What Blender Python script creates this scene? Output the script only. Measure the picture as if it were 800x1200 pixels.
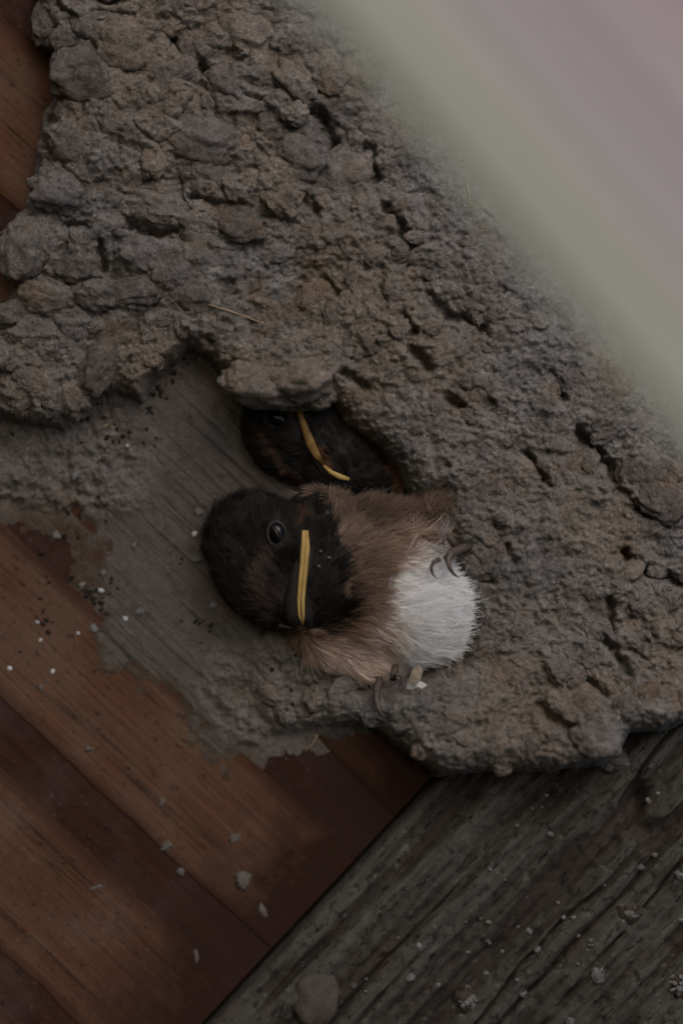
import bpy, bmesh, math, random
import numpy as np
from mathutils import Matrix, Vector, noise as mnoise
from mathutils.bvhtree import BVHTree

random.seed(7); rng = np.random.default_rng(7)
scene = bpy.context.scene
for o in list(bpy.data.objects): bpy.data.objects.remove(o)
COL = scene.collection

# ------------------------------------------------------------------ frame of the place
# Nest coordinates: u to the right, v down, z out of the wall, all in units of S metres.
S = 0.00017
DIST = 3530.0                       # camera distance to the wall face, in units
ANG = math.radians(47.0)            # the camera is rolled: world up points to the upper right of the picture
UPU, UPV = math.cos(ANG), math.sin(ANG)         # world up = (UPU right, UPV up) in the picture
# local axes: X = right, Y = up in picture, Z = towards camera
Rm = Matrix(((UPV, -UPU, 0, 0), (0, 0, -1, 0), (UPU, UPV, 0, 1.7), (0, 0, 0, 1)))

def L(p):                            # units -> local metres
    p = np.asarray(p, float)
    q = np.empty_like(p)
    q[..., 0] = (p[..., 0]-400)*S; q[..., 1] = (600-p[..., 1])*S; q[..., 2] = p[..., 2]*S
    return q

# ------------------------------------------------------------------ camera, sky, sun, exposure
cam_d = bpy.data.cameras.new('camera'); cam = bpy.data.objects.new('camera', cam_d); COL.objects.link(cam)
cam.matrix_world = Rm @ Matrix.Translation((0, 0, DIST*S))
cam_d.sensor_fit = 'VERTICAL'; cam_d.sensor_height = 36.0
cam_d.lens = 36.0*DIST/1200.0
cam_d.clip_start = 0.02; cam_d.clip_end = 100
FOCUS = 55
cam_d.dof.use_dof = True
cam_d.dof.focus_distance = (DIST-FOCUS)*S
cam_d.dof.aperture_fstop = cam_d.lens/1000.0/(0.055*DIST*S)
cam_d.dof.aperture_blades = 0
scene.camera = cam

sunL = Vector((0.28, 0.62, 0.78)).normalized()          # towards the light, in picture axes
sunW = (Rm.to_3x3() @ sunL).normalized()
world = bpy.data.worlds.new('World'); scene.world = world; world.use_nodes = True
nt = world.node_tree
sky = nt.nodes.new('ShaderNodeTexSky'); sky.sky_type = 'NISHITA'; sky.sun_disc = False
sky.sun_elevation = math.asin(sunW.z); sky.sun_rotation = math.atan2(sunW.x, sunW.y)
sky.air_density = 1.0; sky.dust_density = 3.0; sky.ozone_density = 1.0
bgn = nt.nodes['Background']; bgn.inputs[1].default_value = 0.07
nt.links.new(sky.outputs[0], bgn.inputs[0])
sd = bpy.data.lights.new('sun', 'SUN'); sd.energy = 0.9; sd.angle = math.radians(50); sd.color = (1.0, 0.985, 0.97)
sun = bpy.data.objects.new('sun', sd); COL.objects.link(sun)
sun.matrix_world = Matrix.Translation((0, -1, 3)) @ sunW.to_track_quat('Z', 'Y').to_matrix().to_4x4()
scene.view_settings.view_transform = 'Standard'; scene.view_settings.look = 'None'
scene.view_settings.exposure = 0.46; scene.view_settings.gamma = 1.0
scene.cycles.max_bounces = 14; scene.cycles.diffuse_bounces = 10; scene.cycles.transmission_bounces = 10
scene.cycles.use_denoising = True; scene.cycles.denoising_prefilter = 'ACCURATE'

# ------------------------------------------------------------------ noise helpers (numpy)
def _h(ix, iy, seed):
    n = (ix.astype(np.int64)*374761393 + iy.astype(np.int64)*668265263 + seed*974711) & 0xffffffff
    n = ((n ^ (n >> 13))*1274126177) & 0xffffffff
    n = ((n ^ (n >> 16))*2246822519) & 0xffffffff
    return ((n ^ (n >> 15)) & 0xffffff)/float(0xffffff)
def vnoise(x, y, seed=0):            # -1 .. 1
    x = np.asarray(x, float); y = np.asarray(y, float)
    ix, iy = np.floor(x), np.floor(y); fx, fy = x-ix, y-iy
    sx, sy = fx*fx*fx*(fx*(fx*6-15)+10), fy*fy*fy*(fy*(fy*6-15)+10)
    a, b = _h(ix, iy, seed), _h(ix+1, iy, seed); c, d = _h(ix, iy+1, seed), _h(ix+1, iy+1, seed)
    return 2*((a*(1-sx)+b*sx)*(1-sy)+(c*(1-sx)+d*sx)*sy)-1
def fbm(x, y, seed=0, oct=4, g=0.5):
    t = 0; a = 1; n = 0
    for k in range(oct):
        c, s = math.cos(k*1.3), math.sin(k*1.3)
        t = t + a*vnoise((x*c-y*s)*2**k+k*17.3, (x*s+y*c)*2**k-k*9.1, seed+k*31); n += a; a *= g
    return t/n
def worley(x, y, seed=0):
    ix, iy = np.floor(x), np.floor(y)
    f1 = np.full(x.shape, 9.0); f2 = np.full(x.shape, 9.0); idd = np.zeros(x.shape)
    for dx in (-1, 0, 1):
        for dy in (-1, 0, 1):
            cx, cy = ix+dx, iy+dy
            px = cx+0.1+0.8*_h(cx, cy, seed); py = cy+0.1+0.8*_h(cx, cy, seed+5)
            d = np.hypot(px-x, py-y); m = d < f1
            f2 = np.where(m, f1, np.minimum(f2, d)); idd = np.where(m, _h(cx, cy, seed+9), idd); f1 = np.where(m, d, f1)
    return f1, f2, idd
def sdf(u, v, poly):                 # > 0 inside
    poly = np.asarray(poly, float); best = np.full(u.shape, 1e18); ins = np.zeros(u.shape, bool)
    n = len(poly)
    for i in range(n):
        a, b = poly[i], poly[(i+1) % n]; e = b-a
        wx, wy = u-a[0], v-a[1]
        t = np.clip((wx*e[0]+wy*e[1])/(e@e), 0, 1)
        best = np.minimum(best, (wx-e[0]*t)**2+(wy-e[1]*t)**2)
        c = ((a[1] <= v) & (b[1] > v)) | ((b[1] <= v) & (a[1] > v))
        with np.errstate(divide='ignore', invalid='ignore'):
            xi = a[0]+(v-a[1])*e[0]/e[1] if e[1] != 0 else np.full(u.shape, 1e9)
        ins ^= c & (u < xi)
    d = np.sqrt(best); return np.where(ins, d, -d)
def pdist(u, v, pl):                 # distance to a polyline
    best = np.full(u.shape, 1e18); pl = np.asarray(pl, float)
    for a, b in zip(pl[:-1], pl[1:]):
        e = b-a; wx, wy = u-a[0], v-a[1]; t = np.clip((wx*e[0]+wy*e[1])/(e@e), 0, 1)
        best = np.minimum(best, (wx-e[0]*t)**2+(wy-e[1]*t)**2)
    return np.sqrt(best)
def ss(x, a, b):
    t = np.clip((x-a)/(b-a), 0, 1); return t*t*(3-2*t)

# ------------------------------------------------------------------ materials
def new_mat(name, rough=0.9, spec=0.25):
    m = bpy.data.materials.new(name); m.use_nodes = True
    b = m.node_tree.nodes['Principled BSDF']
    spec *= 0.6
    b.inputs['Roughness'].default_value = rough; b.inputs['Specular IOR Level'].default_value = spec
    return m, m.node_tree, b
def nd(nt, t, **kw):
    n = nt.nodes.new(t)
    for k, v in kw.items():
        if k.startswith('i_'): n.inputs[k[2:].replace('_', ' ')].default_value = v
        else: setattr(n, k, v)
    return n
def coords(nt, sx=1, sy=1, sz=1):    # world position in units, stretched
    g = nd(nt, 'ShaderNodeNewGeometry'); m = nd(nt, 'ShaderNodeVectorMath', operation='MULTIPLY')
    m.inputs[1].default_value = (sx/S, sy/S, sz/S); nt.links.new(g.outputs['Position'], m.inputs[0]); return m.outputs[0]
def noi(nt, vec, scale, detail=4, rough=0.55, dist=0.0):
    n = nd(nt, 'ShaderNodeTexNoise'); n.inputs['Scale'].default_value = scale; n.inputs['Detail'].default_value = detail
    n.inputs['Roughness'].default_value = rough; n.inputs['Distortion'].default_value = dist
    nt.links.new(vec, n.inputs['Vector']); return n.outputs['Fac']
def ramp(nt, fac, stops, interp='LINEAR'):
    r = nd(nt, 'ShaderNodeValToRGB'); r.color_ramp.interpolation = interp
    while len(r.color_ramp.elements) < len(stops): r.color_ramp.elements.new(0.5)
    for e, (p, c) in zip(r.color_ramp.elements, stops):
        e.position = p; e.color = (c, c, c, 1) if not isinstance(c, tuple) else (*c, 1)
    nt.links.new(fac, r.inputs[0]); return r.outputs[0]
def mix(nt, fac, a, b, blend='MIX'):
    m = nd(nt, 'ShaderNodeMix', data_type='RGBA', blend_type=blend)
    for s, x in ((m.inputs[0], fac), (m.inputs[6], a), (m.inputs[7], b)):
        if isinstance(x, (int, float)): s.default_value = x
        elif isinstance(x, tuple): s.default_value = (*x, 1)
        else: nt.links.new(x, s)
    return m.outputs[2]
def bump(nt, b, h, strength, dist, prev=None):
    n = nd(nt, 'ShaderNodeBump'); n.inputs['Strength'].default_value = strength; n.inputs['Distance'].default_value = dist*S
    nt.links.new(h, n.inputs['Height'])
    if prev: nt.links.new(prev, n.inputs['Normal'])
    nt.links.new(n.outputs[0], b.inputs['Normal']); return n.outputs[0]
def attr(nt, name):
    a = nd(nt, 'ShaderNodeAttribute', attribute_name=name); return a

def mud_material(name, use_attr, jitter):
    m, nt, b = new_mat(name, 0.95, 0.15)
    c = coords(nt)
    big = noi(nt, c, 1/140, 3); mid = noi(nt, c, 1/28, 5, 0.65); fine = noi(nt, c, 1/5, 4, 0.7); grit = noi(nt, c, 1/2.2, 2, 0.6)
    col = ramp(nt, mid, [(0.27, (0.165, 0.152, 0.143)), (0.5, (0.275, 0.254, 0.239)), (0.74, (0.41, 0.385, 0.366))])
    warm = ramp(nt, big, [(0.38, 0.0), (0.62, 0.85)])
    col = mix(nt, warm, col, mix(nt, 0.6, col, (0.31, 0.235, 0.165)))
    rust = ramp(nt, noi(nt, c, 1/60, 4, 0.6), [(0.55, 0.0), (0.70, 0.6)])
    col = mix(nt, rust, col, (0.24, 0.155, 0.09))
    grime = ramp(nt, noi(nt, c, 1/17, 5, 0.7, 0.4), [(0.33, 0.65), (0.45, 0.0)])
    col = mix(nt, grime, col, (0.11, 0.102, 0.097))
    dk = ramp(nt, noi(nt, c, 1/8, 4, 0.7), [(0.31, 0.75), (0.41, 0.0)])
    col = mix(nt, dk, col, (0.085, 0.078, 0.073))
    specks = ramp(nt, fine, [(0.28, 0.25), (0.42, 0.92), (0.56, 1.02), (0.72, 1.7)])
    col = mix(nt, 1.0, col, specks, 'MULTIPLY')
    if use_attr:
        f = attr(nt, 'film').outputs['Fac']
        grain = noi(nt, coords(nt, 1/160, 1/6, 1/4), 1.0, 4, 0.65)
        fc = ramp(nt, grain, [(0.28, (0.11, 0.09, 0.076)), (0.45, (0.19, 0.166, 0.147)), (0.75, (0.235, 0.208, 0.185))])
        fc = mix(nt, ramp(nt, noi(nt, c, 1/22, 5, 0.7), [(0.30, 0.75), (0.46, 0.0)]), fc, (0.095, 0.075, 0.062))
        fc = mix(nt, ramp(nt, noi(nt, c, 1/45, 4, 0.6), [(0.55, 0.0), (0.72, 0.6)]), fc, (0.25, 0.225, 0.20))
        ln = ramp(nt, noi(nt, coords(nt, 1/900, 1/30, 1/22), 1.0, 2, 0.4, 0.2), [(0.484, 0.0), (0.50, 0.9), (0.516, 0.0)])
        fc = mix(nt, ln, fc, (0.045, 0.035, 0.03))
        fc = mix(nt, ramp(nt, noi(nt, c, 1/48, 5, 0.68), [(0.45, 0.0), (0.68, 0.6)]), fc, (0.165, 0.115, 0.083))
        fc = mix(nt, ramp(nt, noi(nt, c, 1/8, 4, 0.7), [(0.30, 0.5), (0.42, 0.0)]), fc, (0.075, 0.064, 0.055))
        th = nd(nt, 'ShaderNodeMath', operation='MULTIPLY_ADD'); nt.links.new(noi(nt, c, 1/18, 5, 0.7), th.inputs[0]); th.inputs[1].default_value = 2.2; nt.links.new(attr(nt, 'thin').outputs['Fac'], th.inputs[2])
        tm = nd(nt, 'ShaderNodeMapRange'); nt.links.new(th.outputs[0], tm.inputs[0]); tm.inputs[1].default_value = 1.6; tm.inputs[2].default_value = 2.3
        fc = mix(nt, tm.outputs[0], fc, mix(nt, grain, (0.085, 0.050, 0.031), (0.15, 0.098, 0.067)))
        col = mix(nt, f, col, fc)
    if jitter:
        oi = nd(nt, 'ShaderNodeObjectInfo')
        j = ramp(nt, oi.outputs['Random'], [(0.0, (0.72, 0.70, 0.70)), (0.35, (0.95, 0.95, 0.97)), (0.6, (1.05, 1.0, 0.95)), (0.8, (1.1, 1.06, 1.0)), (1.0, (0.88, 0.88, 0.93))])
        col = mix(nt, 1.0, col, j, 'MULTIPLY')
    nt.links.new(col, b.inputs['Base Color'])
    n1 = bump(nt, b, noi(nt, c, 1/9, 6, 0.78), 1.0, 10)
    bump(nt, b, grit, 0.8, 2.6, n1)
    return m
MUD = mud_material('dried_mud', True, False)
MUDP = mud_material('dried_mud_pellet', False, True)

def wood_material(name, c0, c1, c2, rough):
    m, nt, b = new_mat(name, rough, 0.3)
    c = coords(nt)
    g = noi(nt, coords(nt, 1/320, 1/9, 1/7), 1.0, 6, 0.68, 0.3)
    g2 = noi(nt, coords(nt, 1/700, 1/40, 1/30), 1.0, 3, 0.5, 0.5)
    col = ramp(nt, g, [(0.28, c0), (0.5, c1), (0.72, c2)])
    col = mix(nt, ramp(nt, g2, [(0.35, 0.0), (0.7, 0.6)]), col, mix(nt, 0.5, c0, c1))
    lines = ramp(nt, noi(nt, coords(nt, 1/900, 1/24, 1/19), 1.0, 2, 0.4, 0.2), [(0.487, 0.0), (0.50, 0.85), (0.513, 0.0)])
    col = mix(nt, lines, col, (0.02, 0.012, 0.008))
    oi = nd(nt, 'ShaderNodeObjectInfo')
    col = mix(nt, 1.0, col, ramp(nt, oi.outputs['Random'], [(0, (0.85, 0.82, 0.8)), (1, (1.1, 1.1, 1.1))]), 'MULTIPLY')
    blot = ramp(nt, noi(nt, c, 1/70, 4, 0.65), [(0.52, 0.0), (0.75, 0.45)])
    col = mix(nt, blot, col, tuple(0.5*a+0.035 for a in c2))
    spots = ramp(nt, noi(nt, c, 1/13, 3, 0.6), [(0.27, 0.8), (0.33, 0.0)])
    col = mix(nt, spots, col, (0.035, 0.025, 0.02))
    dust = ramp(nt, noi(nt, c, 1/16, 4, 0.7, 0.5), [(0.63, 0.0), (0.78, 0.4)])
    col = mix(nt, dust, col, tuple(a*1.1+0.03 for a in c2))
    ds = ramp(nt, noi(nt, c, 1/110, 5, 0.6), [(0.46, 0.0), (0.62, 0.55)])
    col = mix(nt, ds, col, tuple(0.75*a+0.022 for a in c2))
    fl = ramp(nt, noi(nt, coords(nt, 1/14, 1/5, 1/5), 1.0, 3, 0.6), [(0.33, 0.8), (0.40, 0.0)])
    col = mix(nt, fl, col, (0.018, 0.012, 0.009))
    pt = ramp(nt, noi(nt, c, 1/6, 2, 0.6), [(0.64, 0.0), (0.74, 0.6)])
    col = mix(nt, pt, col, tuple(a+0.06 for a in c2))
    eg_ = attr(nt, 'edge').outputs['Fac']
    em = nd(nt, 'ShaderNodeMath', operation='MULTIPLY_ADD'); nt.links.new(noi(nt, coords(nt, 1/120, 1/20, 1/20), 1.0, 4, 0.65), em.inputs[0]); em.inputs[1].default_value = 1.3; nt.links.new(eg_, em.inputs[2])
    emr = nd(nt, 'ShaderNodeMapRange'); nt.links.new(em.outputs[0], emr.inputs[0]); emr.inputs[1].default_value = 0.95; emr.inputs[2].default_value = 1.75
    col = mix(nt, emr.outputs[0], col, (0.045, 0.017, 0.009))
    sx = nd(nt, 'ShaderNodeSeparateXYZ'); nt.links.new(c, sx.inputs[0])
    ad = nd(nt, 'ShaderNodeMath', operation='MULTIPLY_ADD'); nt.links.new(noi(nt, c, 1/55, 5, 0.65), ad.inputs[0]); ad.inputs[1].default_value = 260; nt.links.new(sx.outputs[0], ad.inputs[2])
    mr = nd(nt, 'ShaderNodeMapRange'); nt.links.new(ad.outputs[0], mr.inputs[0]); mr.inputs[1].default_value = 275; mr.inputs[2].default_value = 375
    col = mix(nt, mr.outputs[0], col, mix(nt, g, (0.014, 0.006, 0.004), (0.042, 0.017, 0.010)))  # reddish stain towards the post, its colour darkened for the shadow there
    nt.links.new(col, b.inputs['Base Color'])
    n1 = bump(nt, b, g, 0.6, 3.0)
    bump(nt, b, noi(nt, c, 1/4, 3, 0.6), 0.3, 1.2, n1)
    return m
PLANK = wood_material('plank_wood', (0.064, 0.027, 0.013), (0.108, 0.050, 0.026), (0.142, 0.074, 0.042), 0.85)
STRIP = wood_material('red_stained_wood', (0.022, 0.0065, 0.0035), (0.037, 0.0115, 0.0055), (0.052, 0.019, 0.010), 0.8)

def post_material():
    m, nt, b = new_mat('weathered_post', 0.9, 0.2)
    c = coords(nt)
    r = attr(nt, 'ridge').outputs['Fac']
    g = noi(nt, coords(nt, 1/9, 1/9, 1/240), 1.0, 6, 0.7, 0.3)
    low = ramp(nt, g, [(0.3, (0.022, 0.017, 0.014)), (0.7, (0.065, 0.052, 0.042))])
    high = ramp(nt, g, [(0.25, (0.042, 0.038, 0.031)), (0.5, (0.076, 0.073, 0.061)), (0.75, (0.118, 0.115, 0.10))])
    n = noi(nt, c, 1/22, 5, 0.7)
    a = nd(nt, 'ShaderNodeMath', operation='MULTIPLY_ADD'); nt.links.new(n, a.inputs[0]); a.inputs[1].default_value = 0.7; nt.links.new(r, a.inputs[2])
    f = ramp(nt, a.outputs[0], [(0.60, 0.0), (0.92, 1.0)])
    col = mix(nt, f, low, high)
    col = mix(nt, ramp(nt, noi(nt, c, 1/110, 3, 0.5), [(0.5, 0.0), (0.7, 0.3)]), col, (0.075, 0.05, 0.035))
    col = mix(nt, ramp(nt, noi(nt, c, 1/12, 4, 0.7), [(0.36, 0.8), (0.45, 0.0)]), col, (0.02, 0.018, 0.015))
    fl = ramp(nt, noi(nt, coords(nt, 1/6, 1/6, 1/26), 1.0, 4, 0.65), [(0.34, 0.9), (0.43, 0.0)])
    col = mix(nt, fl, col, (0.014, 0.011, 0.010))
    col = mix(nt, ramp(nt, noi(nt, c, 1/15, 4, 0.6), [(0.63, 0.0), (0.74, 0.5)]), col, (0.20, 0.195, 0.18))
    col = mix(nt, ramp(nt, noi(nt, c, 1/5, 3, 0.6), [(0.66, 0.0), (0.76, 0.6)]), col, (0.24, 0.235, 0.23))
    nt.links.new(col, b.inputs['Base Color'])
    n1 = bump(nt, b, g, 0.6, 4); bump(nt, b, noi(nt, c, 1/5, 4, 0.65), 0.5, 2.5, n1)
    return m
POST = post_material()

def simple(name, c0, c1, scale, rough=0.85, spec=0.3, bs=0.3, bd=2):
    m, nt, b = new_mat(name, rough, spec); c = coords(nt)
    n = noi(nt, c, 1/scale, 4, 0.6)
    nt.links.new(ramp(nt, n, [(0.3, c0), (0.7, c1)]), b.inputs['Base Color'])
    if bs: bump(nt, b, n, bs, bd)
    return m
LIME = simple('bird_lime', (0.38, 0.37, 0.37), (0.72, 0.71, 0.70), 7)
LIMED = simple('grey_bird_lime', (0.10, 0.085, 0.075), (0.21, 0.20, 0.195), 6)
SCAB = simple('dark_crust', (0.02, 0.014, 0.011), (0.075, 0.055, 0.045), 7, bs=0.8, bd=4)
LIMEW = simple('faded_bird_lime', (0.085, 0.062, 0.048), (0.15, 0.135, 0.125), 6)
DARK = simple('dark_fungus', (0.012, 0.010, 0.008), (0.035, 0.026, 0.02), 6)
LICHEN = simple('pale_lichen', (0.05, 0.042, 0.036), (0.26, 0.25, 0.235), 6, bs=0.8, bd=3)
CLOD = simple('tan_mud_clod', (0.065, 0.05, 0.04), (0.10, 0.08, 0.065), 16, bs=0.8, bd=4)
SHELL = simple('eggshell', (0.62, 0.60, 0.56), (0.80, 0.78, 0.74), 10, 0.5)
SHELLD = simple('dirty_eggshell', (0.22, 0.17, 0.12), (0.36, 0.30, 0.23), 8, 0.6)
STRAW = simple('dry_straw', (0.24, 0.18, 0.10), (0.36, 0.28, 0.18), 20)
CLAW = simple('horn_claw', (0.06, 0.045, 0.04), (0.15, 0.115, 0.10), 8, 0.3, 0.5, 0)
TOE = simple('toe_skin', (0.065, 0.048, 0.04), (0.12, 0.09, 0.075), 4, 0.6)
EYE = simple('eye_black', (0.004, 0.004, 0.004), (0.009, 0.007, 0.006), 20, 0.12, 0.6, 0)
LID = simple('eyelid_skin', (0.035, 0.032, 0.030), (0.06, 0.054, 0.05), 4, 0.6)
BILL = simple('bill_horn', (0.008, 0.007, 0.007), (0.026, 0.020, 0.018), 7, 0.6, 0.3, 0.6, 2.0)
YEL = simple('yellow_gape_skin', (0.34, 0.195, 0.05), (0.53, 0.37, 0.13), 24, 0.5, 0.4, 0.2, 1)
YELD = simple('ochre_gape_skin', (0.10, 0.052, 0.02), (0.31, 0.18, 0.05), 12, 0.5, 0.4, 0.2, 1)

def feather_material(name):
    m, nt, b = new_mat(name, 0.75, 0.2)
    a = attr(nt, 'col'); nt.links.new(a.outputs['Color'], b.inputs['Base Color'])
    t = nd(nt, 'ShaderNodeBsdfTranslucent'); nt.links.new(a.outputs['Color'], t.inputs[0])
    mx = nd(nt, 'ShaderNodeMixShader'); mx.inputs[0].default_value = 0.25
    nt.links.new(b.outputs[0], mx.inputs[1]); nt.links.new(t.outputs[0], mx.inputs[2])
    nt.links.new(mx.outputs[0], nt.nodes['Material Output'].inputs[0])
    return m
FEATHER = feather_material('downy_feather')

# ------------------------------------------------------------------ object helpers
def thing(name, label, cat, base, group=None):
    o = bpy.data.objects.new(name, None); COL.objects.link(o); o.empty_display_size = 0.01
    b = L(np.array(base, float)); o.matrix_world = Rm @ Matrix.Translation(b)
    o['label'] = label; o['category'] = cat
    if group: o['group'] = group
    o['_b'] = [float(x) for x in b]
    return o
ROOT_BASE = {}
def base_of(o):
    while o.parent: o = o.parent
    return np.array(o['_b'])
def mesh_np(name, verts_local, faces, mat, smooth=True):
    me = bpy.data.meshes.new(name)
    v = np.asarray(verts_local, np.float32); f = np.asarray(faces, np.int32)
    n, k = f.shape
    me.vertices.add(len(v)); me.vertices.foreach_set('co', v.ravel())
    me.loops.add(n*k); me.loops.foreach_set('vertex_index', f.ravel())
    me.polygons.add(n); me.polygons.foreach_set('loop_start', np.arange(0, n*k, k, dtype=np.int32))
    me.update(calc_edges=True); me.validate()
    if smooth: me.polygons.foreach_set('use_smooth', np.ones(len(me.polygons), bool))
    me.materials.append(mat); return me
def part(name, me, parent, loc=None, top=False):
    """child whose mesh is given in local metres measured from the thing's base"""
    o = bpy.data.objects.new(name, me); COL.objects.link(o); o.parent = parent
    if loc is not None: o.location = loc
    return o
def bm_mesh(name, bm, mat, base, smooth=True):
    """bmesh in units -> mesh in metres relative to base"""
    bmesh.ops.recalc_face_normals(bm, faces=bm.faces[:])
    me = bpy.data.meshes.new(name)
    co = L(np.array([v.co[:] for v in bm.verts]))-base
    for v, c in zip(bm.verts, co): v.co = c
    bmesh.ops.reverse_faces(bm, faces=bm.faces[:])      # v axis is flipped
    bm.to_mesh(me); bm.free()
    if smooth: me.polygons.foreach_set('use_smooth', np.ones(len(me.polygons), bool))
    me.materials.append(mat); return me
def tube(bm, pts, radii, seg=8, flat=1.0):
    pts = [Vector(p) for p in pts]; rings = []
    for i, p in enumerate(pts):
        t = (pts[min(i+1, len(pts)-1)]-pts[max(i-1, 0)]).normalized()
        a = t.cross(Vector((0, 0, 1)));  a = a.normalized() if a.length > 1e-4 else Vector((1, 0, 0)); b = t.cross(a).normalized()
        rings.append([bm.verts.new(p+(a*math.cos(k*2*math.pi/seg)+b*math.sin(k*2*math.pi/seg)*flat)*radii[i]) for k in range(seg)])
    for r0, r1 in zip(rings[:-1], rings[1:]):
        for k in range(seg): bm.faces.new((r0[k], r0[(k+1) % seg], r1[(k+1) % seg], r1[k]))
    bm.faces.new(rings[0]); bm.faces.new(rings[-1][::-1])
def lump(bm, c, r, seed, sub=3, amp=0.25, freq=1.6, rot=0.0):
    geo = bmesh.ops.create_icosphere(bm, subdivisions=sub, radius=1.0)
    cs, sn = math.cos(rot), math.sin(rot)
    for v in geo['verts']:
        p = v.co.copy(); n = mnoise.fractal(p*freq+Vector((seed*3.7, seed*1.3, seed*7.1)), 1.0, 2.0, 4)
        p *= 1+amp*n
        x, y = p.x*r[0], p.y*r[1]
        v.co = Vector((c[0]+x*cs-y*sn, c[1]+x*sn+y*cs, c[2]+p.z*r[2]))

def up_sc(u, v, z):                  # where a point seen at (u, v) lies when it is z out of the wall
    k = (DIST-z)/DIST; return 400+(u-400)*k, 600+(v-600)*k

# ------------------------------------------------------------------ pale rail close to the lens, far out of focus
ZF = 1150.0
RA = math.radians(49.2); RDU, RDV = math.cos(RA), math.sin(RA)
kf = (DIST-ZF)/DIST
fence = thing('slatted_rail', 'blurred pale pinkish grey slatted rail with greenish edge passing in front of nest', 'rail', (700, 100, ZF-40))
SLATC = [(0.355, 0.38, 0.315), (0.44, 0.44, 0.375), (0.40, 0.385, 0.365), (0.43, 0.385, 0.395), (0.375, 0.335, 0.34), (0.50, 0.425, 0.43), (0.42, 0.35, 0.355), (0.52, 0.47, 0.50), (0.40, 0.32, 0.32), (0.46, 0.41, 0.42)]
du, dv = UPV, UPU                    # along the wall boards, in (u, v)
cu, cv = -UPU, UPV                   # down across the wall boards
fb = base_of(fence)
def slat_mesh(name, e0, e1, c0, c1, z0, z1, bev, mat, base, ne=1, axes=None):
    bm = bmesh.new(); du, dv, cu, cv = axes or (UPV, UPU, -UPU, UPV)
    ring = [(c0, z0), (c0, z1-bev), (c0+bev, z1), (c0+26, z1), (c1-26, z1), (c1-bev, z1), (c1, z1-bev), (c1, z0)]; half = 3
    if ne == 1: ring = ring[:3]+ring[5:]; half = 2
    rows = []
    for i in range(ne+1):
        e = e0+(e1-e0)*i/ne; j = [0, 0] if ne == 1 else [5*fbm(np.array([e/90]), np.array([c0/7.0]), 90, 4)[0], 5*fbm(np.array([e/90]), np.array([c1/7.0]), 91, 4)[0]]
        rows.append([bm.verts.new((du*e+cu*(c+j[k > half]), dv*e+cv*(c+j[k > half]), z)) for k, (c, z) in enumerate(ring)])
    for a, b in zip(rows[:-1], rows[1:]):
        for k in range(len(ring)): bm.faces.new((a[k], a[(k+1) % len(ring)], b[(k+1) % len(ring)], b[k]))
    bm.faces.new(rows[0]); bm.faces.new(rows[-1][::-1])
    bm.verts.ensure_lookup_table(); n = len(ring)
    me = bm_mesh(name, bm, mat, base, False)
    if ne > 1: me.attributes.new('edge', 'FLOAT', 'POINT').data.foreach_set('value', [0.0 if i % n in (3, 4) else 1.0 for i in range(len(me.vertices))])
    return me
for i, colr in enumerate(SLATC):
    colr = (min(0.85, colr[0]*0.85), min(0.85, colr[1]*0.84), min(0.85, colr[2]*0.86))
    m, ntm, b = new_mat('painted_slat', 0.8, 0.2)
    c = coords(ntm, 1/2500, 1/60, 1/60); n = noi(ntm, c, 1.0, 4)
    ntm.links.new(ramp(ntm, n, [(0.3, tuple(x*0.9 for x in colr)), (0.7, tuple(min(1, x*1.08) for x in colr))]), b.inputs['Base Color'])
    c_img0, c_img1 = -273-52*i, -273-52*(i+1)
    cc = -RDV*400+RDU*600; ec = RDU*400+RDV*600      # centre of the picture, where depth does not shift things
    c0, c1 = cc+(c_img1-cc)*kf, cc+(c_img0-cc)*kf
    part('slat', slat_mesh('slat', ec-1500, ec+900, c0+0.4, c1-0.4, ZF-40, ZF, 2.5, m, fb, 1, (RDU, RDV, -RDV, RDU)), fence)

# ------------------------------------------------------------------ plank wall
wall = thing('plank_wall', 'brown wooden plank wall with reddish grooves under the mud nest', 'wall', (300, 900, -40))
wb = base_of(wall)
E_END = 990.5
for i, (c0, e0, e1) in enumerate([(-205, -500, 95), (10, -500, 860), (225, -500, E_END), (440+5, -500, E_END), (656, -500, E_END), (872, -500, E_END)]):
    c1 = [-45, 168, 384, 600, 816, 1040][i]
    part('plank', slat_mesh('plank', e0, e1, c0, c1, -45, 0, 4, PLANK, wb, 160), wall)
    if i < 5:
        cn = [10, 225, 445, 656, 872][i]
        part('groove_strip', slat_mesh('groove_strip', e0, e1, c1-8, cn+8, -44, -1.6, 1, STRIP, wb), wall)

# ------------------------------------------------------------------ weathered timber post
post = thing('timber_post', 'weathered grey timber post below the nest, with lichen and dark grooves', 'post', (650, 1100, -200))
pb = base_of(post)
A0, A1, B0, B1, ST = -1000.0, -62.0, 992.0, 1640.0, 2.6
na, nb = int((A1-A0)/ST), int((B1-B0)/ST)
aa, bb = np.meshgrid(np.linspace(A0, A1, na), np.linspace(B0, B1, nb), indexing='ij')
w = 6*fbm(aa/180, bb/60, 40, 3)
rid = fbm(aa/360, (bb+w)/33, 41, 4, 0.5); rid2 = fbm(aa/120, (bb+w)/7.5, 45, 3, 0.55)
gro = np.abs(vnoise(aa/420+3, (bb+2*w)/30, 46)); gro = 1-ss(gro, 0.0, 0.16)
gro *= ss(vnoise(aa/150, bb/30, 49), -0.2, 0.3)
hz = 17*rid+5*rid2-19*gro+2.5*fbm(aa/11, bb/9, 47, 3)
hz += 10*fbm(aa/140, bb/120, 48, 2)
lft = ss(bb, B0, B0+55); z = 14+14*lft+hz*(0.35+0.65*lft)-40*(1-ss(bb, B0-1, B0+9))
uu = UPU*aa+du*bb; vv = -UPV*aa+dv*bb
vt = np.stack([uu, vv, z], -1).reshape(-1, 3)
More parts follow.
